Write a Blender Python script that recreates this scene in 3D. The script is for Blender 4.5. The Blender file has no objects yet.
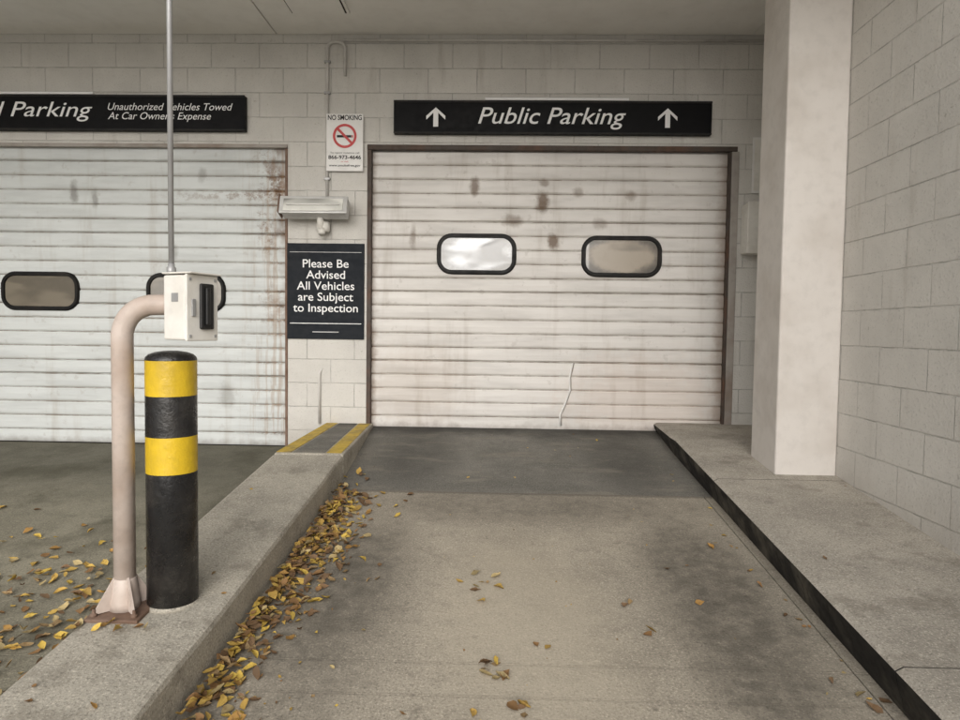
import bpy, bmesh, math, random
from mathutils import Matrix, Vector
random.seed(7)
scene=bpy.context.scene
W=5.56; S=0.11
def g(y): return S*(y-W)
LL=-0.19   # left lane offset

# ---------------------------------------------------------------- node helpers
class NT:
    def __init__(s,name):
        s.m=bpy.data.materials.new(name); s.m.use_nodes=True
        s.t=s.m.node_tree; s.n=s.t.nodes; s.l=s.t.links
        s.b=s.n["Principled BSDF"]
        s.geo=s.n.new("ShaderNodeNewGeometry")
        s.pos=s.geo.outputs["Position"]
        sp=s.n.new("ShaderNodeSeparateXYZ"); s.l.new(s.pos,sp.inputs[0])
        s.X,s.Y,s.Z=sp.outputs
    def set(s,inp,v):
        if isinstance(v,bpy.types.NodeSocket): s.l.new(v,inp)
        else: inp.default_value=v
    def math(s,op,a,b=0.0,c=None,clamp=False):
        n=s.n.new("ShaderNodeMath"); n.operation=op; n.use_clamp=clamp
        s.set(n.inputs[0],a); s.set(n.inputs[1],b)
        if c is not None: s.set(n.inputs[2],c)
        return n.outputs[0]
    def noise(s,scale,detail=4,rough=.6,stretch=None,dist=0.0,off=(0,0,0)):
        detail=min(detail,4)
        mp=s.n.new("ShaderNodeMapping"); s.l.new(s.pos,mp.inputs[0])
        mp.inputs["Scale"].default_value=stretch or (1,1,1); mp.inputs["Location"].default_value=off
        n=s.n.new("ShaderNodeTexNoise"); s.l.new(mp.outputs[0],n.inputs["Vector"])
        n.inputs["Scale"].default_value=scale; n.inputs["Detail"].default_value=detail
        n.inputs["Roughness"].default_value=rough; n.inputs["Distortion"].default_value=dist
        return n.outputs["Fac"]
    def ramp(s,f,a,b,lo=0.0,hi=1.0,smooth=True):
        n=s.n.new("ShaderNodeMapRange"); n.interpolation_type='SMOOTHSTEP' if smooth else 'LINEAR'
        s.set(n.inputs["Value"],f); n.inputs["From Min"].default_value=a; n.inputs["From Max"].default_value=b
        n.inputs["To Min"].default_value=lo; n.inputs["To Max"].default_value=hi
        return n.outputs["Result"]
    def mix(s,f,a,b,mode='MIX'):
        n=s.n.new("ShaderNodeMix"); n.data_type='RGBA'; n.blend_type=mode
        s.set(n.inputs[0],f)
        for i,v in ((6,a),(7,b)):
            if isinstance(v,tuple): v=(v[0],v[1],v[2],1)
            s.set(n.inputs[i],v)
        return n.outputs[2]
    def blob(s,c,r,nz=None,amp=.0):
        v=s.n.new("ShaderNodeVectorMath"); v.operation='SUBTRACT'; s.l.new(s.pos,v.inputs[0]); v.inputs[1].default_value=c
        w=s.n.new("ShaderNodeVectorMath"); w.operation='DIVIDE'; s.l.new(v.outputs[0],w.inputs[0]); w.inputs[1].default_value=r
        ln=s.n.new("ShaderNodeVectorMath"); ln.operation='LENGTH'; s.l.new(w.outputs[0],ln.inputs[0])
        d=ln.outputs["Value"]
        if nz is not None: d=s.math('ADD',d,s.math('MULTIPLY',s.math('SUBTRACT',nz,.5),amp))
        return s.ramp(d,1.0,.3)
    def band(s,coord,c,w,nz=None,amp=0.0):
        d=s.math('ABSOLUTE',s.math('SUBTRACT',coord,c))
        if nz is not None: d=s.math('ADD',d,s.math('MULTIPLY',s.math('SUBTRACT',nz,.5),amp))
        return s.ramp(d,w,w*.3)
    def mx(s,*a):
        r=a[0]
        for b in a[1:]: r=s.math('MAXIMUM',r,b)
        return r
    def bump(s,h,strength=.3,dist=.01,prev=None):
        n=s.n.new("ShaderNodeBump"); n.inputs["Strength"].default_value=strength; n.inputs["Distance"].default_value=dist
        s.set(n.inputs["Height"],h)
        if prev is not None: s.l.new(prev,n.inputs["Normal"])
        return n.outputs[0]
    def out(s,col=None,rough=None,nrm=None,metal=None,spec=None):
        if col is not None:
            if isinstance(col,tuple): col=(*col,1)
            s.set(s.b.inputs["Base Color"],col)
        if rough is not None: s.set(s.b.inputs["Roughness"],rough)
        if nrm is not None: s.l.new(nrm,s.b.inputs["Normal"])
        if metal is not None: s.b.inputs["Metallic"].default_value=metal
        if spec is not None: s.b.inputs["Specular IOR Level"].default_value=spec
        return s.m

def M(name,col,rough=.6,metal=0,dirt=.25,scale=25,bump=.1,dirtcol=(.08,.06,.045),spec=.5):
    t=NT(name); n=t.noise(scale,4,.65); n2=t.noise(scale*.2,3,.6)
    f=t.math('MULTIPLY',t.ramp(n2,.4,.75),dirt)
    c=t.mix(f,col,dirtcol); c=t.mix(t.math('MULTIPLY',t.ramp(n,.45,.7),dirt*.6),c,tuple(x*.6 for x in col))
    return t.out(c,t.ramp(n,.3,.7,max(.05,rough-.1),min(1,rough+.12)),t.bump(n,bump,.004),metal,spec)

def block_mat(name,axis,base,dark):
    t=NT(name)
    n3=t.noise(9,3,.6)
    wob=t.math('MULTIPLY',t.math('SUBTRACT',n3,.5),.006)
    cb=t.n.new("ShaderNodeCombineXYZ"); t.l.new(t.math('ADD',t.X if axis=='x' else t.Y,wob),cb.inputs[0]); t.l.new(t.math('ADD',t.math('ADD',t.Z,.035),wob),cb.inputs[1])
    br=t.n.new("ShaderNodeTexBrick"); t.l.new(cb.outputs[0],br.inputs["Vector"])
    br.offset=.5; br.inputs["Scale"].default_value=1; br.inputs["Brick Width"].default_value=.4; br.inputs["Row Height"].default_value=.2
    br.inputs["Mortar Size"].default_value=.0045; br.inputs["Mortar Smooth"].default_value=.6
    br.inputs["Color1"].default_value=(1,1,1,1); br.inputs["Color2"].default_value=(.0,.0,.0,1); br.inputs["Mortar"].default_value=(.5,.5,.5,1)
    fac=br.outputs["Fac"]; var=t.n.new("ShaderNodeSeparateColor"); t.l.new(br.outputs["Color"],var.inputs[0]); vr=var.outputs[0]
    n=t.noise(75,3,.7); n2=t.noise(1.6,4,.65); st=t.noise(3.5,4,.6,stretch=(3.0,3.0,.35))
    c=t.mix(t.ramp(n2,.35,.7),base,tuple(x*.88 for x in base))
    c=t.mix(t.math('MULTIPLY',vr,.08),c,tuple(x*.55 for x in base))
    c=t.mix(t.math('MULTIPLY',t.ramp(st,.55,.8),.32),c,dark)
    c=t.mix(t.math('MULTIPLY',t.ramp(n,.56,.7),.42),c,tuple(x*.5 for x in base))
    jn=t.ramp(n3,.38,.62,.15,.6)
    c=t.mix(t.math('MULTIPLY',fac,jn),c,tuple(x*.45 for x in base))
    ch=t.math('MULTIPLY',t.ramp(t.noise(17,4,.7,off=(5,2,1)),.66,.70),t.ramp(n2,.45,.6))
    c=t.mix(t.math('MULTIPLY',ch,.5),c,(.30,.27,.23))
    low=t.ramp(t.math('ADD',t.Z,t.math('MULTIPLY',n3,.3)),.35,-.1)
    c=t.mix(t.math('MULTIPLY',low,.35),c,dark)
    b=t.bump(t.math('ADD',t.math('SUBTRACT',1.0,fac),t.math('MULTIPLY',n3,.5)),.7,.006)
    b=t.bump(n,.75,.006,b)
    return t.out(c,.8,b,spec=.3)

def concrete(name,base,kind=None):
    t=NT(name); n=t.noise(120,2,.75); n2=t.noise(2.2,4,.65); n3=t.noise(14,4,.65); nb=t.noise(.9,4,.7,dist=.4)
    c=t.mix(t.ramp(n2,.35,.68),base,tuple(x*.76 for x in base))
    c=t.mix(t.math('MULTIPLY',t.ramp(n3,.5,.72),.4),c,tuple(x*.55 for x in base))
    c=t.mix(t.math('MULTIPLY',t.ramp(n,.54,.66),.6),c,tuple(x*.35 for x in base))
    c=t.mix(t.math('MULTIPLY',t.ramp(n,.44,.32),.5),c,tuple(min(1,x*1.8) for x in base))
    rough=.85
    if kind=='ramp':
        wet=t.mx(t.blob((-.66,2.85,g(2.85)),(.38,1.1,3),n2,1.3),
                 t.blob((.95,2.8,g(2.8)),(.38,1.3,3),n2,1.2),
                 t.math('MULTIPLY',t.blob((.2,3.85,g(3.85)),(1.35,.40,3),n2,1.5),.7),
                 t.math('MULTIPLY',t.band(t.X,-.93,.16,n2,.12),.75))
        wet=t.math('MULTIPLY',wet,t.ramp(n3,.30,.62,.62,1.0))
        c=t.mix(t.math('MULTIPLY',wet,.70),c,(.066,.060,.050))
        pale=t.blob((.12,2.5,g(2.5)),(.5,1.2,3),nb,1.0)
        c=t.mix(t.math('MULTIPLY',pale,.45),c,(.54,.475,.37))
        spots=t.ramp(t.noise(9,3,.5,off=(3,1,0)),.68,.76)
        c=t.mix(t.math('MULTIPLY',spots,.45),c,(.06,.05,.04))
        for y in (2.14,2.32): c=t.mix(t.math('MULTIPLY',t.band(t.Y,y,.014,n3,.02),.12),c,(.06,.05,.04))
        c=t.mix(t.math('MULTIPLY',t.band(t.Y,4.05,.05,n3,.06),.5),c,(.05,.045,.04))
        rough=t.ramp(wet,0,1,.85,.6)
    if kind=='apron':
        tr=t.mx(t.blob((-.6,4.8,g(4.8)),(.4,1.0,3),n2,1.2),t.blob((.9,4.8,g(4.8)),(.4,1.0,3),n2,1.2))
        c=t.mix(t.math('MULTIPLY',tr,.5),c,(.05,.047,.042))
        du=t.ramp(t.noise(5,4,.7,stretch=(.6,1.6,1)),.5,.68)
        c=t.mix(t.math('MULTIPLY',du,.35),c,(.30,.27,.22))
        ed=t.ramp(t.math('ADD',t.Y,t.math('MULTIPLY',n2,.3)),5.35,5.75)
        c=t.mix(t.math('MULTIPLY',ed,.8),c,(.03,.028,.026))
        rough=t.ramp(n2,.3,.7,.65,.88)
    if kind=='lane':
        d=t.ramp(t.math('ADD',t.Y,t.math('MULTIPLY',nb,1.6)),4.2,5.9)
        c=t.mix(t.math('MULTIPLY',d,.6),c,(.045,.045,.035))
        spots=t.ramp(t.noise(2.3,4,.6,off=(3,1,0)),.5,.68)
        c=t.mix(t.math('MULTIPLY',spots,.5),c,(.06,.055,.035))
        rough=t.ramp(n2,.3,.7,.65,.88)
    if kind=='kerb':
        e=t.ramp(t.noise(5,4,.65),.52,.66)
        c=t.mix(t.math('MULTIPLY',e,.35),c,(.14,.12,.09))
    b=t.bump(t.math('ADD',n3,t.math('MULTIPLY',n,.35)),.5,.008)
    return t.out(c,rough,b,spec=.25)

def door_mat(name,base,z0,pitch,kind):
    t=NT(name); st=t.noise(7,4,.65,stretch=(1,1,.12)); h=t.noise(3,4,.65,stretch=(.5,1,3)); n3=t.noise(11,4,.65)
    c=t.mix(t.ramp(h,.4,.7),base,tuple(x*.87 for x in base))
    c=t.mix(t.math('MULTIPLY',t.ramp(st,.52,.74),.30),c,(.31,.26,.20))
    fr=t.math('FRACT',t.math('DIVIDE',t.math('SUBTRACT',t.Z,z0),pitch))
    gr=t.math('MULTIPLY',t.mx(t.ramp(fr,.93,.985),t.ramp(fr,.06,.01)),t.ramp(st,.3,.65,.35,.9))
    c=t.mix(gr,c,(.15,.12,.09))
    # brownish tone, strongest at each rib's lower edge, fading upward
    c=t.mix(t.math('MULTIPLY',t.math('MULTIPLY',t.ramp(fr,.30,.03),t.ramp(h,.35,.6)),.22),c,(.30,.26,.21))
    c=t.mix(t.math('MULTIPLY',t.ramp(n3,.62,.70),.22),c,(.28,.24,.20))
    if kind=='r':
        sp=[(-.21,2.02,.06,.10,.85),(.36,1.90,.075,.13,.95),(.37,2.05,.06,.05,.6),(.45,1.56,.075,.09,.95),(.11,1.74,.11,.07,.65),(.65,1.98,.06,.06,.5),(1.08,1.95,.06,.06,.55),(.84,1.72,.08,.06,.45),
            (-.72,1.60,.04,.13,.6)]
        for x,z,rx,rz,s in sp:
            c=t.mix(t.math('MULTIPLY',t.blob((x,W,z),(rx,2,rz),n3,1.3),s),c,(.16,.11,.075))
        c=t.mix(t.math('MULTIPLY',t.blob((1.25,W,.25),(.95,2,.55),n3,1.2),.25),c,(.55,.40,.31))
        c=t.mix(t.math('MULTIPLY',t.blob((-.7,W,.35),(.6,2,.5),n3,1.2),.25),c,(.40,.31,.24))
        eR=t.ramp(t.math('SUBTRACT',t.X,t.math('MULTIPLY',n3,.12)),1.70,1.82)
        eL=t.ramp(t.math('ADD',t.X,t.math('MULTIPLY',n3,.14)),-.93,-1.02)
        c=t.mix(t.math('MULTIPLY',t.mx(eR,eL),.6),c,(.20,.12,.07))
    else:
        dr=t.noise(13,4,.8,stretch=(.9,1,1.0)); bl=t.noise(2.6,3,.6,off=(1,0,4))
        m=t.ramp(t.math('ADD',t.X,t.math('MULTIPLY',t.math('SUBTRACT',dr,.5),1.1)),-2.02,-1.78)
        m=t.math('MULTIPLY',m,t.ramp(bl,.42,.60))
        hz=t.math('MULTIPLY',t.ramp(t.Z,.7,1.3,.12,1),t.ramp(t.Z,2.25,2.0,.7,1))
        c=t.mix(t.math('MULTIPLY',t.math('MULTIPLY',m,hz),.85),c,(.15,.072,.030))
        rb=t.math('MULTIPLY',t.mx(t.ramp(fr,.78,.98),t.ramp(fr,.10,.01)),t.math('MULTIPLY',t.ramp(t.math('ADD',t.X,t.math('MULTIPLY',bl,.9)),-1.75,-1.25),t.ramp(dr,.42,.56)))
        c=t.mix(t.math('MULTIPLY',rb,.8),c,(.10,.05,.022))
        tp=t.math('MULTIPLY',t.band(t.Z,1.93,.05,n3,.10),t.math('MULTIPLY',t.ramp(t.X,-3.2,-2.0,.0,1),t.ramp(dr,.45,.6)))
        c=t.mix(t.math('MULTIPLY',tp,.6),c,(.16,.085,.04))
        fine=t.noise(30,3,.6,stretch=(1,1,.04))
        c=t.mix(t.math('MULTIPLY',t.math('MULTIPLY',t.ramp(t.X,-2.3,-1.8),t.ramp(fine,.50,.62)),.45),c,(.30,.18,.09))
        for x,z,rx,rz,s in [(-3.6,1.95,.05,.12,.6),(-3.42,1.9,.04,.09,.5),(-2.75,1.45,.05,.1,.4),(-2.5,2.1,.05,.08,.4),(-2.3,.25,.1,.15,.35)]:
            c=t.mix(t.math('MULTIPLY',t.blob((x,W,z),(rx,2,rz),n3,1.3),s),c,(.13,.115,.10))
    bt=t.ramp(t.math('ADD',t.Z,t.math('MULTIPLY',n3,.12)),z0+.14,z0+.04)
    c=t.mix(t.math('MULTIPLY',bt,.6),c,(.13,.10,.08))
    b=t.bump(h,.3,.014)
    return t.out(c,t.ramp(h,.3,.7,.38,.60),b,spec=.4)

# ---------------------------------------------------------------- geometry helpers
def link(o,parent=None):
    scene.collection.objects.link(o)
    if parent is not None: o.parent=parent; o.matrix_parent_inverse=parent.matrix_world.inverted()
    return o
def empty(name,loc=(0,0,0)):
    e=bpy.data.objects.new(name,None); e.location=loc; e.empty_display_size=.1
    scene.collection.objects.link(e); e.matrix_world=Matrix.Translation(loc); return e
def mesh(name,bm,mat,parent=None,smooth=False,bev=0):
    bmesh.ops.recalc_face_normals(bm,faces=bm.faces)
    me=bpy.data.meshes.new(name); bm.to_mesh(me); bm.free()
    for m in (mat if isinstance(mat,list) else [mat]): me.materials.append(m)
    o=bpy.data.objects.new(name,me)
    if smooth:
        for p in me.polygons: p.use_smooth=True
    link(o,parent)
    if bev:
        md=o.modifiers.new("bev",'BEVEL'); md.width=bev; md.segments=2; md.limit_method='ANGLE'
    return o
def box(name,x0,x1,y0,y1,z0,z1,mat,parent=None,bev=0.0,rot=None):
    bm=bmesh.new(); bmesh.ops.create_cube(bm,size=1)
    c=Vector(((x0+x1)/2,(y0+y1)/2,(z0+z1)/2)); s=Vector((x1-x0,y1-y0,z1-z0))
    for v in bm.verts: v.co=Vector((v.co.x*s.x,v.co.y*s.y,v.co.z*s.z))
    if rot is not None: bmesh.ops.rotate(bm,verts=bm.verts,matrix=rot,cent=(0,0,0))
    for v in bm.verts: v.co+=c
    return mesh(name,bm,mat,parent,bev=bev)
def hexa(name,pts,mat,parent=None,bev=0.0):
    bm=bmesh.new(); v=[bm.verts.new(p) for p in pts]
    for f in ((0,1,2,3),(4,5,6,7),(0,1,5,4),(1,2,6,5),(2,3,7,6),(3,0,4,7)): bm.faces.new([v[i] for i in f])
    return mesh(name,bm,mat,parent,bev=bev)
def slab(name,x0,x1,y0,y1,off,th,mat,parent=None,bev=.006):
    z0,z1=g(y0)+off,g(y1)+off
    return hexa(name,[(x0,y0,z0-th),(x1,y0,z0-th),(x1,y1,z1-th),(x0,y1,z1-th),(x0,y0,z0),(x1,y0,z0),(x1,y1,z1),(x0,y1,z1)],mat,parent,bev)
def lathe(name,prof,c,mat,parent=None,seg=48,midx=None):
    bm=bmesh.new(); rings=[]
    for r,z in prof:
        rings.append([bm.verts.new((c[0]+r*math.cos(2*math.pi*i/seg),c[1]+r*math.sin(2*math.pi*i/seg),c[2]+z)) for i in range(seg)])
    for k in range(len(rings)-1):
        for i in range(seg):
            f=bm.faces.new((rings[k][i],rings[k][(i+1)%seg],rings[k+1][(i+1)%seg],rings[k+1][i]))
            if midx: f.material_index=midx[k]
    bm.faces.new(rings[0]); f=bm.faces.new(rings[-1])
    return mesh(name,bm,mat,parent,smooth=True)
def tube(name,pts,r,mat,parent=None,bend=0.0,seg=20,caps=True):
    P=[Vector(p) for p in pts]; path=[P[0]]
    for i in range(1,len(P)-1):
        if bend>0:
            a=(P[i-1]-P[i]).normalized(); b=(P[i+1]-P[i]).normalized()
            s=P[i]+a*bend; e=P[i]+b*bend
            for k in range(13):
                u=k/12; path.append((1-u)**2*s+2*u*(1-u)*(P[i]*.72+(s+e)*.14)+u*u*e)
        else: path.append(P[i])
    path.append(P[-1])
    bm=bmesh.new(); rings=[]; ref=None
    for i,p in enumerate(path):
        d=(path[min(i+1,len(path)-1)]-path[max(i-1,0)]).normalized()
        if ref is None: ref=Vector((0,0,1)).cross(d) if abs(d.z)<.9 else Vector((1,0,0)).cross(d)
        ref=(ref-d*ref.dot(d)).normalized(); q=d.cross(ref)
        rings.append([bm.verts.new(p+r*(math.cos(2*math.pi*k/seg)*ref+math.sin(2*math.pi*k/seg)*q)) for k in range(seg)])
    for a,b in zip(rings,rings[1:]):
        for k in range(seg): bm.faces.new((a[k],a[(k+1)%seg],b[(k+1)%seg],b[k]))
    if caps: bm.faces.new(rings[0]); bm.faces.new(rings[-1])
    return mesh(name,bm,mat,parent,smooth=True)
def rrect(w,h,r,n=8):
    o=[]
    for cx,cz,a0 in ((w/2-r,h/2-r,0),(-w/2+r,h/2-r,90),(-w/2+r,-h/2+r,180),(w/2-r,-h/2+r,270)):
        for i in range(n+1):
            a=math.radians(a0+90*i/n); o.append((cx+r*math.cos(a),cz+r*math.sin(a)))
    return o
def text(name,s,x0,x1,zb,cap,y,mat,parent,shear=0.0,offs=0.0,align=None,kxx=1.0):
    cu=bpy.data.curves.new(name,'FONT'); cu.body=s; cu.size=1; cu.shear=shear; cu.offset=offs; cu.extrude=0; cu.resolution_u=4
    o=bpy.data.objects.new(name,cu); scene.collection.objects.link(o)
    bpy.context.view_layer.update()
    dg=bpy.context.evaluated_depsgraph_get(); me=bpy.data.meshes.new_from_object(o.evaluated_get(dg))
    bpy.data.objects.remove(o)
    xs=[v.co.x for v in me.vertices]; mn,mxx=min(xs),max(xs); k=cap/.70
    kx=(x1-x0)/(mxx-mn) if x1 is not None else k
    if align=='c':
        kx=k*kxx; x0=x0-(mxx-mn)*kx/2
    for v in me.vertices:
        v.co=Vector((x0+(v.co.x-mn)*kx, y, zb+v.co.y*k))
    me.materials.append(mat); m=bpy.data.objects.new(name,me); link(m,parent); return m

# ---------------------------------------------------------------- materials
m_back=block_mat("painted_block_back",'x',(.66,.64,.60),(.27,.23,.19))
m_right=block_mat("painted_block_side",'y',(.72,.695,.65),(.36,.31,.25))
m_pillar=M("painted_concrete",(.68,.64,.60),.75,dirt=.26,scale=14,bump=.45,dirtcol=(.35,.29,.23))
m_ceil=M("ceiling_plaster",(.85,.835,.80),.9,dirt=.16,scale=10,bump=.25,dirtcol=(.5,.46,.4))
m_ramp=concrete("ramp_concrete",(.42,.375,.305),'ramp')
m_apron=concrete("apron_concrete",(.205,.195,.172),'apron')
m_lane=concrete("lane_concrete",(.29,.268,.205),'lane')
m_kerb=concrete("kerb_concrete",(.45,.415,.35),'kerb')
m_walk=concrete("walk_concrete",(.43,.395,.34),'kerb')
m_gnd=concrete("street_concrete",(.48,.465,.44))
m_joint=M("joint_filler",(.04,.035,.03),.9,spec=.1)
m_black=M("black_kerb_face",(.030,.028,.026),.85,dirt=.7,scale=22,bump=.6,dirtcol=(.15,.135,.11),spec=.15)  # near-black colour for the kerb's lane-side face and the slab ends
m_sign=M("black_sign_face",(.006,.006,.007),.5,dirt=.1,bump=.02,dirtcol=(.02,.02,.02),spec=.12)
m_insp=M("charcoal_sign_face",(.014,.017,.022),.6,dirt=.15,bump=.02,dirtcol=(.03,.03,.03),spec=.15)
m_white=M("white_lettering",(.84,.84,.84),.5,dirt=.04,bump=.02)
m_wsign=M("white_sign_face",(.80,.79,.77),.4,dirt=.12,bump=.02,dirtcol=(.4,.35,.3))
m_red=M("sign_red",(.55,.04,.04),.45,dirt=.1)
m_ink=M("sign_ink",(.02,.02,.02),.6,spec=.2)
m_yel=M("yellow_paint",(.70,.47,.02),.42,dirt=.4,scale=32,bump=.7,dirtcol=(.16,.11,.03))
m_yelg=M("worn_yellow_paint",(.58,.40,.05),.7,dirt=.7,scale=35,bump=.4,dirtcol=(.14,.12,.08))
m_bblk=M("black_gloss_paint",(.013,.013,.014),.30,dirt=.5,scale=34,bump=1.0,dirtcol=(.075,.068,.06),spec=.5)
m_pole=M("beige_pole_paint",(.57,.485,.43),.45,dirt=.45,scale=26,bump=.4,dirtcol=(.24,.14,.08))
m_rust=M("rusted_steel",(.20,.13,.095),.8,dirt=.7,scale=30,bump=.6,dirtcol=(.10,.045,.02))
m_frame=M("door_frame_steel",(.075,.06,.05),.6,dirt=.6,scale=20,bump=.3,dirtcol=(.14,.06,.03),spec=.3)
m_jamb=M("painted_jamb",(.36,.33,.30),.6,dirt=.6,scale=14,bump=.2,dirtcol=(.15,.08,.04))
m_galv=M("galvanised_conduit",(.40,.40,.40),.45,.3,dirt=.2)
m_pconduit=M("painted_conduit",(.62,.60,.57),.6,dirt=.25)
m_box=M("cream_housing",(.78,.76,.71),.45,dirt=.25,scale=25,bump=.1,dirtcol=(.35,.28,.2))
m_plast=M("black_plastic",(.015,.015,.015),.35,dirt=.1)
m_gask=M("rubber_gasket",(.007,.007,.007),.5,dirt=.15,spec=.2)
m_alu=M("aluminium_housing",(.62,.62,.61),.4,.4,dirt=.25)
def glassy(name,col,bumpamt,rough,lo=.45,hi=1.5,cen=None,coat=1.0):
    t=NT(name); n=t.noise(2.6,1.5,.4,stretch=(1,1,3.0),dist=.5); n2=t.noise(16,4,.6)
    c=t.mix(t.ramp(n,.38,.62),tuple(x*lo for x in col),tuple(min(1,x*hi) for x in col)); c=t.mix(t.math('MULTIPLY',t.ramp(n2,.5,.75),.15),c,(.2,.17,.13))
    if cen:
        rim=t.ramp(t.blob(cen,(.37,2,.19),n2,.25),.60,.05)
        c=t.mix(t.math('MULTIPLY',rim,.8),c,(.05,.045,.04))
    t.b.inputs["Coat Weight"].default_value=coat; t.b.inputs["Coat Roughness"].default_value=.02
    return t.out(c,rough,t.bump(n,bumpamt,.05),spec=.7)
m_gl1=glassy("window_painted_reflection",(.34,.36,.39),.16,.25,.3,1.9,(-.187,W,1.46))  # pale and dark swirls in the colour imitate reflections on the pane
m_gl2=glassy("window_tan",(.32,.275,.22),.06,.25,.75,1.2,(1.017,W,1.451))
m_gl3=glassy("window_dim",(.14,.12,.09),.06,.25,.8,1.3)
m_lens=glassy("lamp_lens",(.50,.50,.47),.5,.1)

# ---------------------------------------------------------------- ground & paving
bm=bmesh.new(); 
zz=g(-4)-.22
for p in ((-400,-400,zz),(400,-400,zz),(400,400,zz),(-400,400,zz)): bm.verts.new(p)
bm.faces.new(bm.verts); mesh("ground",bm,m_gnd)

dw=empty("driveway",(0,2.8,g(2.8)))
slab("driveway_base",-1.2,1.5,-4,W+.3,-.03,.25,m_joint,dw,0)
j=.004
for i,(a,b) in enumerate([(-4,-1.2),(-1.2,.5),(.5,2.14),(2.14,2.32),(2.32,4.05)]):
    slab("slab_%d"%i,-.985,1.262,a+j/2,b-j/2,0,.05,m_ramp,dw,0)
    slab("gutter_slab_%d"%i,1.268,1.36,a+j/2,b-j/2,0.0,.05,m_ramp,dw,0)
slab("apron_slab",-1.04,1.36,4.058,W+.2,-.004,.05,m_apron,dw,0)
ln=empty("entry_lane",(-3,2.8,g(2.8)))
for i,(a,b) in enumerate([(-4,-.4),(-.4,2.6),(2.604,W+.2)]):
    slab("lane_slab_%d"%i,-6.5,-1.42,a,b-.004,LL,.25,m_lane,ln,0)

def prism(name,L,R,top,bot,ys,mat,parent,bev):
    bm=bmesh.new(); rows=[]
    for y in ys:
        rows.append([bm.verts.new(p) for p in ((L(y),y,bot(y)),(R(y)+.0,y,bot(y)),(R(y),y,top(y)),(L(y),y,top(y)))])
    for a,b in zip(rows,rows[1:]):
        for k in range(4): bm.faces.new((a[k],a[(k+1)%4],b[(k+1)%4],b[k]))
    bm.faces.new(rows[0]); bm.faces.new(rows[-1])
    return mesh(name,bm,mat,parent,bev=bev)
def itop(y): return g(y)+.16 if y<4.25 else .016+(y-4.25)*.008
isl=empty("kerb_island",(-1.2,2.6,g(2.6)))
rnd=random.Random(3)
ew={}
def R(y):
    if y<4.25:
        return -.985+ew.setdefault(round(y,2),rnd.uniform(-.006,.004))
    return -.985-.06*(y-4.25)/(W-4.25)
Lf=lambda y:-1.44
ys1=[.2,1.2]+[1.5+.25*i for i in range(11)]+[4.24]; ys2=[4.252,4.6,5.0,W+.04]
prism("kerb_front",Lf,R,itop,lambda y:g(y)-.3,ys1,m_kerb,isl,.022)
prism("kerb_rear",Lf,R,itop,lambda y:g(y)-.3,ys2,m_kerb,isl,.012)
def strip(name,x0,x1,x0b,x1b,y0,y1,dz,mat,par):
    bm=bmesh.new(); vs=[(x0,y0,itop(y0)+dz),(x1,y0,itop(y0)+dz),(x1b,y1,itop(y1)+dz),(x0b,y1,itop(y1)+dz)]
    f=bm.faces.new([bm.verts.new(v) for v in vs]); 
    r=bmesh.ops.extrude_face_region(bm,geom=[f]); 
    for v in r['geom']:
        if isinstance(v,bmesh.types.BMVert): v.co.z-=.003
    return mesh(name,bm,mat,par)
strip("yellow_stripe_1",-1.43,-1.335,-1.43,-1.335,4.275,W-.01,.004,m_yelg,isl)
strip("yellow_stripe_2",-1.10,-1.005,-1.155,-1.06,4.275,W-.01,.004,m_yelg,isl)
strip("tread",-1.32,-1.115,-1.32,-1.17,4.275,W-.01,.003,m_apron,isl)

def wtop(y): return g(y)+.16 if y<4.75 else (g(4.75)+.16)
wk=empty("raised_walkway",(1.8,2.8,g(2.8)))
def walk(name,ys,ins=0.0,mats=None):
    bm=bmesh.new(); rows=[]
    for y in ys:
        ex=ins+(0 if y<4.9 else (y-4.9)*.06); zt=wtop(y)-ins
        rows.append([bm.verts.new(p) for p in ((1.335+ins,y,g(y)-.2),(2.5,y,g(y)-.2),(2.5,y,zt),(1.30+ex,y,zt),(1.275+ex,y,zt-.014),(1.28+ex,y,zt-.045),(1.315+ex*.5,y,g(y)+.0))])
    n=7
    for a,b in zip(rows,rows[1:]):
        for k in range(n):
            f=bm.faces.new((a[k],a[(k+1)%n],b[(k+1)%n],b[k])); f.material_index=1 if k in (4,5,6) else 0
    for rw in (rows[0],rows[-1]): f=bm.faces.new(rw); f.material_index=1
    return mesh(name,bm,mats or [m_walk,m_black],wk)
walk("walk_slab_0",[-4,-1,.6]); walk("walk_slab_1",[.605,1.4,2.1]); walk("walk_slab_2",[2.105,2.8,3.4,3.9]); walk("walk_slab_3",[3.905,4.3,4.75,4.9,5.2,W+.04])
for i,(a,b) in enumerate(((.598,.607),(2.098,2.107),(3.898,3.907))): walk("walk_joint_%d"%i,[a,b],.004,[m_joint,m_joint])

# ---------------------------------------------------------------- walls
bw=empty("block_wall",(0,W,1.5))
def wb(n,x0,x1,z0,z1,y0=W,y1=W+.3): return box(n,x0,x1,y0,y1,z0,z1,m_back,bw)
wb("pier",-1.762,-1.095,-.6,2.345)
wb("over_doors",-7.0,2.5,2.345,4.4)
wb("right_return",1.925,2.5,-.6,2.345)
wb("left_end",-7.0,-6.0,-1,2.345)
sw=empty("block_wall",(2.1,1,1.5))
box("side_wall",2.03,2.35,-4,4.2,-1.6,4.4,m_right,sw)
box("side_wall_rear",2.30,2.5,4.2,W,-1.6,3.6,m_right,sw)
sw2=empty("block_wall",(-6.6,1,1.5)); box("side_wall",-6.8,-6.5,-1.0,W,-1.6,4.4,m_right,sw2)
pl=empty("concrete_pillar",(1.85,4.2,0))
box("shaft",1.668,2.029,4.0,4.39,-.3,3.3,m_pillar,pl,.012)
cl=empty("ceiling",(0,4,3.3))
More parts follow.
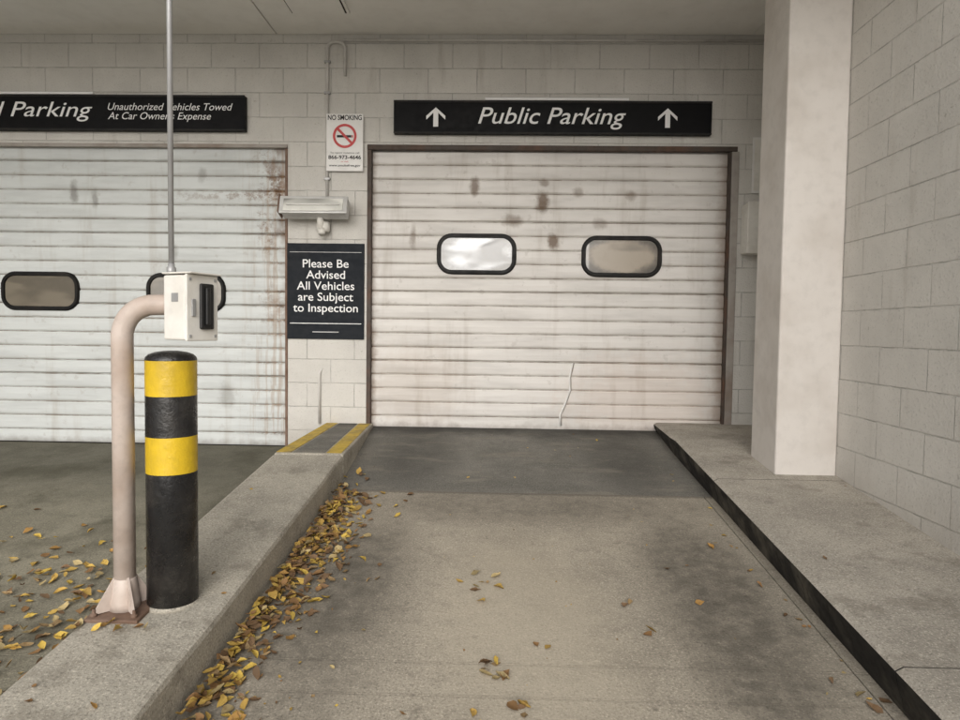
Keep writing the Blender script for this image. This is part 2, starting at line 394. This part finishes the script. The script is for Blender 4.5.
box("ceiling_slab_1",-6.5,-1.86,2.20,W-.003,3.235,3.5,m_ceil,cl,.005)
box("ceiling_slab_2",-1.85,2.027,2.20,W-.003,3.235,3.5,m_ceil,cl,.005)
box("ceiling_slab_3",2.0275,2.30,4.203,W-.003,3.236,3.5,m_ceil,cl)
box("ceiling_joint_backing",-1.9,-1.8,2.21,W-.01,3.26,3.48,m_joint,cl)
box("hatch_frame",-1.62,-1.16,4.55,5.17,3.218,3.236,m_ceil,cl,.004)
box("hatch_gap",-1.60,-1.18,4.57,5.15,3.2165,3.2185,m_joint,cl)
box("hatch_panel",-1.59,-1.19,4.58,5.14,3.208,3.217,m_ceil,cl,.003)

# ---------------------------------------------------------------- garage doors
def garage_door(x0,x1,z0,z1,mat,windows,glass,nr,par_name="garage_door"):
    e=empty(par_name,((x0+x1)/2,W+.06,z0)); yf=W+.045
    pitch=(z1-z0)/nr; bm=bmesh.new(); prof=[]
    for i in range(nr):
        z=z0+i*pitch; big=(i%5==0)
        d=.016 if big else .009
        prof+= [(z+.001,d),(z+.003,d),(z+.014,.0015),(z+pitch*.5,-.0014),(z+pitch-.014,.0),(z+pitch-.004,d*.8)]
    prof.append((z1,.01))
    nx=30; cols=[]
    for k in range(nx+1):
        x=x0+(x1-x0)*k/nx
        cols.append([bm.verts.new((x,yf+d+.003*math.sin(x*2.3+z*3.1)*math.sin(z*5)+.0012*math.sin(x*9+z*23),z)) for z,d in prof])
    for a,b in zip(cols,cols[1:]):
        for k in range(len(prof)-1): bm.faces.new((a[k],b[k],b[k+1],a[k+1]))
    mesh("panels",bm,mat,e)
    box("bottom_seal",x0,x1,yf-.004,yf+.03,z0-.03,z0+.012,m_gask,e,.004)
    box("backing",x0,x1,yf+.045,yf+.06,z0-.2,z1,m_gask,e)
    for i,(a,b,c,d) in enumerate(windows):
        cx,cz,w,h=(a+b)/2,(c+d)/2,b-a,d-c
        bm=bmesh.new(); r0=rrect(w,h,.125); r1=rrect(w-.02,h-.02,.118); r2=rrect(w-.065,h-.065,.09); r3=rrect(w-.075,h-.075,.085)
        L=[[bm.verts.new((cx+p[0],yy,cz+p[1])) for p in rr] for rr,yy in ((r0,yf+.01),(r0,yf-.010),(r1,yf-.022),(r2,yf-.022),(r3,yf-.006))]
        for A,B in zip(L,L[1:]):
            n=len(A)
            for k in range(n): bm.faces.new((A[k],A[(k+1)%n],B[(k+1)%n],B[k]))
        mesh("window_gasket_%d"%i,bm,m_gask,e)
        bm=bmesh.new(); bm.faces.new([bm.verts.new((cx+p[0],yf-.0075,cz+p[1])) for p in rrect(w-.06,h-.06,.09)])
        mesh("window_pane_%d"%i,bm,glass[i],e)
    return e
mdr=door_mat("door_enamel_white",(.69,.665,.635),-.02,2.33/20,'r')
mdl=door_mat("door_enamel_grey",(.60,.625,.62),-.19,2.52/21,'l')
gd=garage_door(-1.062,1.872,-.02,2.31,mdr,[(-.52,.145,1.29,1.63),(.685,1.35,1.28,1.622)],[m_gl1,m_gl2],20)
box("head_trim",-1.10,1.93,W-.012,W+.04,2.305,2.345,m_frame,gd,.004)
box("jamb_1",-1.098,-1.062,W-.010,W+.06,-.1,2.304,m_frame,gd,.004)
box("jamb_2",1.868,1.885,W-.004,W+.06,-.1,2.304,m_frame,gd,.003)
box("jamb_plate",1.886,1.945,W-.012,W+.02,-.1,2.304,m_jamb,gd,.003)
cp=[(.63,W+.040,.56),(.605,W+.041,.44),(.61,W+.041,.33),(.565,W+.041,.2),(.53,W+.041,.12),(.535,W+.04,.03)]
tube("crease",cp,.0075,m_wsign,gd,seg=6)
tube("crease_shadow_edge",[(x+.010,y+.003,z) for x,y,z in cp],.006,m_jamb,gd,seg=6)
gd2=garage_door(-6.0,-1.77,-.19,2.33,mdl,[(-4.24,-3.56,.945,1.275),(-2.985,-2.305,.945,1.275),(-5.5,-4.82,.945,1.275)],[m_gl3,m_gl3,m_gl3],21)
box("head_trim",-6.0,-1.764,W-.008,W+.04,2.315,2.343,m_jamb,gd2,.003)
box("jamb_1",-1.785,-1.764,W-.006,W+.05,-.3,2.31,m_rust,gd2,.003)

# ---------------------------------------------------------------- signs
def arrow(name,cx,cz,h,y,par):
    bm=bmesh.new(); w=h*.5; s=h*.13; v={}
    for k,(a,b) in dict(t=(0,h/2),r1=(w,h*.06),r2=(w,-h*.14),ir=(s,h*.22),il=(-s,h*.22),l2=(-w,-h*.14),l1=(-w,h*.06),br=(s,-h/2),bl=(-s,-h/2)).items():
        v[k]=bm.verts.new((cx+a,y,cz+b))
    for f in (("t","r1","r2","ir"),("t","il","l2","l1"),("t","ir","il"),("ir","br","bl","il")): bm.faces.new([v[k] for k in f])
    mesh(name,bm,m_white,par)
sg=empty("public_parking_sign",(.4,W,2.55)); ys_=W-.055
box("panel",-.875,1.70,ys_,W-.001,2.425,2.688,m_sign,sg,.004)
box("edge_trim_top",-.875,1.70,ys_-.006,ys_-.0005,2.672,2.690,m_ink,sg,.002)
box("edge_trim_bottom",-.875,1.70,ys_-.006,ys_-.0005,2.423,2.437,m_ink,sg,.002)
box("top_reflection_strip",-.13,1.03,ys_-.010,ys_+.03,2.6915,2.711,m_white,sg,.002)  # white strip stands in for light reflected along the sign's top edge
text("lettering","Public Parking",-.185,1.01,2.505,.132,ys_-.004,m_white,sg,shear=.28,offs=.004)
arrow("arrow_1",-.53,2.555,.155,ys_-.004,sg); arrow("arrow_2",1.345,2.555,.155,ys_-.004,sg)
s2=empty("reserved_parking_sign",(-3.4,W,2.58))
box("panel",-5.15,-2.10,ys_,W-.001,2.437,2.722,m_sign,s2,.004)
box("edge_trim_top",-5.15,-2.10,ys_-.006,ys_-.0005,2.706,2.724,m_ink,s2,.002)
box("edge_trim_bottom",-5.15,-2.10,ys_-.006,ys_-.0005,2.435,2.449,m_ink,s2,.002)
box("top_reflection_strip",-4.6,-3.36,ys_-.010,ys_+.03,2.7255,2.745,m_white,s2,.002)  # same white stand-in for the reflection on this sign's top
text("lettering","Reserved Parking",-4.98,-3.37,2.545,.122,ys_-.004,m_white,s2,shear=.28,offs=.002)
text("lettering_small_1","Unauthorized Vehicles Towed",-3.24,-2.20,2.600,.058,ys_-.004,m_white,s2,shear=.28,offs=.0)
text("lettering_small_2","At Car Owner's Expense",-3.24,-2.38,2.525,.058,ys_-.004,m_white,s2,shear=.28,offs=.0)
s3=empty("inspection_notice_sign",(-1.44,W,1.1))
box("panel",-1.765,-1.118,W-.016,W-.001,.735,1.53,m_insp,s3,.003)
for i,l in enumerate(["Please Be","Advised","All Vehicles","are Subject","to Inspection"]):
    text("line_%d"%i,l,-1.44,None,1.33-i*.092,.068,W-.018,m_white,s3,offs=.006,align='c',kxx=1.06)
box("rule",-1.74,-1.14,W-.0185,W-.0165,.862,.868,m_white,s3)
box("rule_2",-1.74,-1.14,W-.0185,W-.0165,1.455,1.459,m_galv,s3)
box("small_print",-1.55,-1.33,W-.0185,W-.0165,.79,.798,m_galv,s3)
s4=empty("no_smoking_sign",(-1.28,W,2.35)); ysn=W-.034
box("plate",-1.432,-1.128,ysn,ysn+.006,2.12,2.585,m_wsign,s4,.002)
box("plate_standoff",-1.39,-1.17,ysn+.0065,W-.001,2.2,2.5,m_galv,s4)
text("heading","NO SMOKING",-1.42,-1.14,2.535,.040,ysn-.002,m_ink,s4,offs=.02)
def ring(name,cx,cz,ro,ri,y,mat,par,seg=48):
    bm=bmesh.new()
    A=[bm.verts.new((cx+ro*math.cos(2*math.pi*i/seg),y,cz+ro*math.sin(2*math.pi*i/seg))) for i in range(seg)]
    B=[bm.verts.new((cx+ri*math.cos(2*math.pi*i/seg),y,cz+ri*math.sin(2*math.pi*i/seg))) for i in range(seg)]
    for i in range(seg): bm.faces.new((A[i],A[(i+1)%seg],B[(i+1)%seg],B[i]))
    return mesh(name,bm,mat,par)
ring("prohibition_ring",-1.28,2.405,.098,.078,ysn-.004,m_red,s4)
box("prohibition_bar",-1.28-.083,-1.28+.083,ysn-.0045,ysn-.0035,2.405-.010,2.405+.010,m_red,s4,rot=Matrix.Rotation(math.radians(45),3,'Y'))
box("cigarette",-1.345,-1.225,ysn-.003,ysn-.001,2.393,2.412,m_ink,s4)
box("cigarette_tip",-1.222,-1.212,ysn-.003,ysn-.001,2.393,2.412,m_red,s4)
text("text_1","To report violations call",-1.40,-1.16,2.262,.014,ysn-.002,m_ink,s4)
text("phone","866-973-4646",-1.415,-1.145,2.218,.030,ysn-.002,m_ink,s4,offs=.02)
text("text_2","or visit",-1.31,-1.25,2.192,.013,ysn-.002,m_red,s4)
text("web","www.smokefree.gov",-1.41,-1.15,2.158,.018,ysn-.002,m_ink,s4,offs=.01)

# ---------------------------------------------------------------- conduit + flood light
cd=empty("electrical_conduit",(-1.43,W,2.5)); yc=W-.015
tube("riser",[(-1.43,yc,1.86),(-1.43,yc,3.17),(-1.285,yc,3.17),(-1.285,yc,2.90)],.0125,m_pconduit,cd,bend=.05)
tube("ceiling_run",[(-1.30,yc-.002,3.185),(2.3,yc-.002,3.185)],.011,m_pconduit,cd)
for z in (2.05,2.75,3.0): box("strap_%d"%int(z*100),-1.455,-1.405,yc-.014,W-.001,z,z+.018,m_galv,cd,.002)
tube("stub",[(-1.49,yc,.02),(-1.49,yc,.45),(-1.47,W+.02,.50)],.010,m_pconduit,cd,bend=.02)
fl=empty("flood_light",(-1.48,W-.1,1.8))
Rt=Matrix.Rotation(math.radians(-18),3,'X')
box("housing",-1.755,-1.225,W-.20,W-.08,1.725,1.875,m_alu,fl,.012,rot=Rt)
box("lens_frame",-1.765,-1.215,W-.218,W-.195,1.735,1.885,m_alu,fl,.006,rot=Rt)
box("lens",-1.73,-1.25,W-.226,W-.2185,1.757,1.863,m_lens,fl,.002,rot=Rt)
tube("lamp_tube",[(-1.70,W-.234,1.81),(-1.28,W-.234,1.81)],.006,m_wsign,fl,seg=10)
box("end_cap_1",-1.780,-1.766,W-.215,W-.09,1.73,1.89,m_rust,fl,.006,rot=Rt)
tube("knuckle",[(-1.46,W-.13,1.75),(-1.46,W-.10,1.66),(-1.46,W-.04,1.63)],.026,m_box,fl,bend=.02)
lathe("junction_box",[(.04,-.045),(.052,-.035),(.055,0),(.052,.035),(.03,.045)],(-1.45,W-.056,1.66),m_box,fl,24)
tube("photocell",[(-1.45,W-.09,1.625),(-1.45,W-.12,1.60)],.028,m_box,fl)

jb=empty("utility_box",(2.07,W-.08,1.67))
box("case",1.975,2.17,W-.16,W-.001,1.47,1.87,m_box,jb,.006)
box("lid",1.970,2.175,W-.172,W-.161,1.465,1.875,m_box,jb,.004)
np=empty("notice_plate",(2.1,W,2.2)); box("plate",2.05,2.22,W-.012,W-.002,1.97,2.42,m_wsign,np,.002); box("plate_border",2.065,2.205,W-.0145,W-.0125,1.99,2.40,m_box,np)

# ---------------------------------------------------------------- bollard
bx,by=-1.19,2.40; bz=g(2.4)+.155
bo=empty("safety_bollard",(bx,by,bz))
r=.088
lathe("post",[(r,0),(r,.49),(r,.495),(r,.618),(r,.623),(r,.765),(r,.77),(r,.893),(r,.897),(r,.90),(r*.97,.909),(r*.85,.919),(r*.6,.927),(r*.3,.931),(.004,.932)],(bx,by,bz),[m_bblk,m_yel],bo,
      midx=[0,1,1,1,0,0,1,1,0,0,0,0,0,0])
lathe("base_collar",[(r+.007,-.01),(r+.005,.004),(r+.001,.007)],(bx,by,bz+.002),m_kerb,bo)

# ---------------------------------------------------------------- card reader stand
px,py=-1.33,2.33; pz=g(py)+.158
cr=empty("card_reader_stand",(px,py,pz))
tube("gooseneck",[(px,py,pz+.01),(px,py,.90),(-1.10,py+.01,.905)],.0365,m_pole,cr,bend=.10,seg=32)
tilt=Matrix.Rotation(math.atan(S),3,'X')
box("base_plate",px-.095,px+.095,py-.095,py+.095,pz,pz+.014,m_rust,cr,.003,rot=tilt)
for k,(dx,dy) in enumerate(((1,1),(-1,1),(1,-1),(-1,-1))):
    lathe("anchor_bolt_%d"%k,[(.012,0),(.012,.012),(.006,.013),(.006,.026)],(px+dx*.072,py+dy*.072,pz+.012+dy*.072*S),m_rust,cr,6)
for k in range(4):
    a=math.radians(45+90*k); d=Vector((math.cos(a),math.sin(a),0)); q=Vector((-d.y,d.x,0))*.004
    bm=bmesh.new(); b=Vector((px,py,pz+.012))
    P=[b+d*.03,b+d*.095,b+d*.095+Vector((0,0,.018)),b+d*.034+Vector((0,0,.12))]
    A=[bm.verts.new(p+q) for p in P]; B=[bm.verts.new(p-q) for p in P]
    bm.faces.new(A); bm.faces.new(B)
    for i in range(4): bm.faces.new((A[i],A[(i+1)%4],B[(i+1)%4],B[i]))
    mesh("gusset_%d"%k,bm,m_pole,cr)
lathe("weld_collar",[(.052,0),(.050,.03),(.044,.06),(.0385,.11),(.037,.112)],(px,py,pz+.01),m_pole,cr,32)
hc=Vector((-1.085,2.335,.893)); rot=Matrix.Rotation(math.radians(-23),3,'Z')
def lb(name,x0,x1,y0,y1,z0,z1,mat,bev=.003):
    bm=bmesh.new(); bmesh.ops.create_cube(bm,size=1)
    for v in bm.verts:
        v.co=hc+rot@Vector(((x0+x1)/2+v.co.x*(x1-x0),(y0+y1)/2+v.co.y*(y1-y0),(z0+z1)/2+v.co.z*(z1-z0)))
    return mesh(name,bm,mat,cr,bev=bev)
lb("reader_case",-.06,.045,-.065,.065,-.112,.112,m_box,.006)
lb("reader_face",.0455,.056,-.069,.069,-.115,.115,m_box,.004)
lb("slot_bezel",.0565,.070,-.018,.040,-.075,.085,m_plast,.006)
lb("slot_groove",.0705,.082,-.004,.014,-.060,.070,m_plast,.004)
lb("latch",.0565,.062,-.050,-.034,-.03,.03,m_galv,.002)
lb("hood",-.062,.075,-.070,.070,.1155,.122,m_box,.003)
for k,(yy,zz2) in enumerate(((-.055,.098),(.055,.098),(-.055,-.098),(.055,-.098))):
    lb("screw_%d"%k,.0565,.059,yy-.005,yy+.005,zz2-.005,zz2+.005,m_galv,.001)
lb("case_label",-.02,.012,-.0665,-.0655,.02,.05,m_galv,.0)
tube("reader_conduit",[(-1.152,2.33,.99),(-1.152,2.33,3.24)],.0095,m_galv,cr,seg=14)
lathe("conduit_fitting",[(.016,0),(.016,.03),(.011,.034),(.011,.045)],(-1.152,2.33,1.004),m_galv,cr,16)

# ---------------------------------------------------------------- fallen leaves (one mesh)
pal=[(.46,.30,.08),(.52,.35,.09),(.38,.22,.07),(.28,.16,.07),(.18,.11,.06),(.46,.36,.18),(.32,.22,.11),(.60,.42,.09),(.22,.14,.08)]
LV=[];LF=[];LC=[]
def leaf(x,y,z0,slope,sz,lift=0,bright=1.0):
    ang=random.uniform(0,2*math.pi); fold=random.uniform(.1,.9); curl=random.uniform(-.2,1.3)
    col=random.choice(pal); j=random.uniform(.6,1.15)*bright; col=(col[0]*j,col[1]*j,col[2]*j,1)
    T=Matrix.Rotation(ang,3,'Z'); T=Matrix.Rotation(random.gauss(0,.25),3,'X')@Matrix.Rotation(random.gauss(0,.25),3,'Y')@T
    base=len(LV); asp=random.uniform(.75,1.3); sk=random.uniform(-.25,.25); loc=[]
    ysv=[-.5,-.28,0,.28,.55]; ws=[.03,.22,.30,.17,.0]
    for yy,w in zip(ysv,ws):
        cz=curl*(yy*yy)*.5; bend=sk*yy*yy*2
        for sx in (-1,0,1):
            wj=w*random.uniform(.7,1.25)*asp
            loc.append(Vector((sx*wj+bend,yy+random.uniform(-.04,.04),cz+abs(sx)*w*fold+random.uniform(-.04,.04))))
    loc=[T@(p*sz) for p in loc]; mz=min(p.z for p in loc)
    for p in loc:
        LV.append((x+p.x,y+p.y,z0+slope*p.y+(p.z-mz)+.002+lift)); LC.append(col)
    for r_ in range(4):
        for c_ in range(2):
            a=base+r_*3+c_; LF.append((a,a+1,a+4,a+3))
def onramp(x,y,sz,lift=0): leaf(x,y,g(y),S,sz,lift)
def rs(): return random.uniform(.025,.058)
for (yc_,sy,wx,n) in [(3.80,.14,.11,110),(3.45,.20,.13,170),(3.1,.18,.12,150),(2.75,.16,.09,90),(2.45,.14,.08,80),(2.1,.15,.08,80),(1.8,.12,.09,70),(2.9,.7,.07,160)]:
    for _ in range(n):
        y=random.gauss(yc_,sy)
        if y>4.02 or y<1.2: continue
        d=abs(random.gauss(0,wx)); onramp(-.96+d,y,rs(),random.uniform(0,.035)*max(0,1-d/.12))
for _ in range(200): onramp(-.96+abs(random.gauss(0,.14)),random.uniform(1.7,4.0),random.uniform(.008,.02))
for _ in range(22): onramp(random.uniform(-.85,-.5),random.uniform(1.8,4),rs()*.8)
for _ in range(7): onramp(random.uniform(-.4,1.1),random.uniform(1.8,4.0),rs()*.7)
for (x,y,n) in [(-.08,2.95,6),(-.02,2.28,9),(.0,2.78,3),(.1,2.1,3),(.2,2.4,2),(-.12,2.0,2),(.5,2.7,2),(.55,2.5,2),(1.15,3.3,2),(1.2,2.2,4),(1.22,2.0,4),(-.9,4.3,6),(-.95,4.08,8)]:
    for _ in range(n): onramp(x+random.gauss(0,.045),min(y+random.gauss(0,.05),4.9),rs())
for _ in range(20): onramp(random.uniform(1.16,1.26),random.uniform(1.6,3.9),rs()*.55)
for _ in range(40): onramp(random.uniform(-.9,1.2),random.uniform(1.8,5.4),random.uniform(.006,.014))
for _ in range(8): onramp(random.uniform(-1,1.2),random.uniform(4.1,5.5),rs()*.5)
for (x,y,sx,sy,n) in [(-2.15,3.05,.35,.22,160),(-1.68,2.6,.14,.22,80),(-2.35,2.55,.35,.2,110),(-1.65,3.3,.13,.3,55),(-2.5,3.6,.4,.25,20),(-1.56,3.9,.05,.4,30),(-2.9,3.1,.5,.4,40)]:
    for _ in range(n):
        xx=min(random.gauss(x,sx),-1.47); yy=random.gauss(y,sy)
        leaf(xx,yy,g(yy)+LL,S,rs()*1.1,random.uniform(0,.012),1.15)
for _ in range(6):
    y=random.uniform(1.8,4.1); leaf(random.uniform(-1.42,-1.0),y,g(y)+.16,S,rs()*.6)
for _ in range(14): leaf(-1.33+random.gauss(0,.07),2.23+random.gauss(0,.03),g(2.23)+.16,S,rs()*.9)
for _ in range(4):
    y=random.uniform(1.8,4.4); leaf(random.uniform(1.34,2.0),y,g(y)+.16,S,rs()*.5)
me=bpy.data.meshes.new("fallen_leaves"); me.from_pydata(LV,[],LF)
ca=me.color_attributes.new("Col",'FLOAT_COLOR','POINT')
for i,c in enumerate(LC): ca.data[i].color=c
t=NT("dry_leaf"); at=t.n.new("ShaderNodeAttribute"); at.attribute_name="Col"
n=t.noise(60,3,.6); c=t.mix(t.math('MULTIPLY',t.ramp(n,.5,.7),.5),at.outputs["Color"],(.14,.075,.03))
me.materials.append(t.out(c,.65,t.bump(n,.4,.003),spec=.25))
for p in me.polygons: p.use_smooth=True
link(bpy.data.objects.new("fallen_leaves",me))

# ---------------------------------------------------------------- light
w=bpy.data.worlds.new("World"); scene.world=w; w.use_nodes=True
nt=w.node_tree; bg=nt.nodes["Background"]
sky=nt.nodes.new("ShaderNodeTexSky"); sky.sky_type='NISHITA'; sky.sun_disc=False
EL,AZ=math.radians(25),math.radians(180)
sky.sun_elevation=EL; sky.sun_rotation=AZ; sky.dust_density=3.5; sky.air_density=1.2
hs=nt.nodes.new("ShaderNodeHueSaturation"); hs.inputs["Saturation"].default_value=.25
nt.links.new(sky.outputs[0],hs.inputs["Color"]); nt.links.new(hs.outputs[0],bg.inputs[0]); bg.inputs[1].default_value=.15
sl=bpy.data.lights.new("sun",'SUN'); sl.energy=1.5; sl.angle=math.radians(70); sl.color=(1,.98,.95)
so=bpy.data.objects.new("sun",sl); scene.collection.objects.link(so)
dirv=Vector((math.sin(AZ)*math.cos(EL),math.cos(AZ)*math.cos(EL),math.sin(EL)))
so.rotation_euler=dirv.to_track_quat('Z','Y').to_euler(); so.location=(0,-8,6)

# ---------------------------------------------------------------- camera
cam=bpy.data.cameras.new("camera"); co=bpy.data.objects.new("camera",cam); scene.collection.objects.link(co)
cam.sensor_width=36; cam.lens=36*667/960; cam.clip_start=.05; cam.clip_end=2000
Rm=Matrix.Rotation(math.radians(1.5),3,'Z')@Matrix.Rotation(math.radians(87.4),3,'X')@Matrix.Rotation(math.radians(0.75),3,'Z')
co.matrix_world=Matrix.Translation((0,0,.83))@Rm.to_4x4()
scene.camera=co
scene.view_settings.view_transform='Standard'; scene.view_settings.look='None'; scene.view_settings.exposure=0
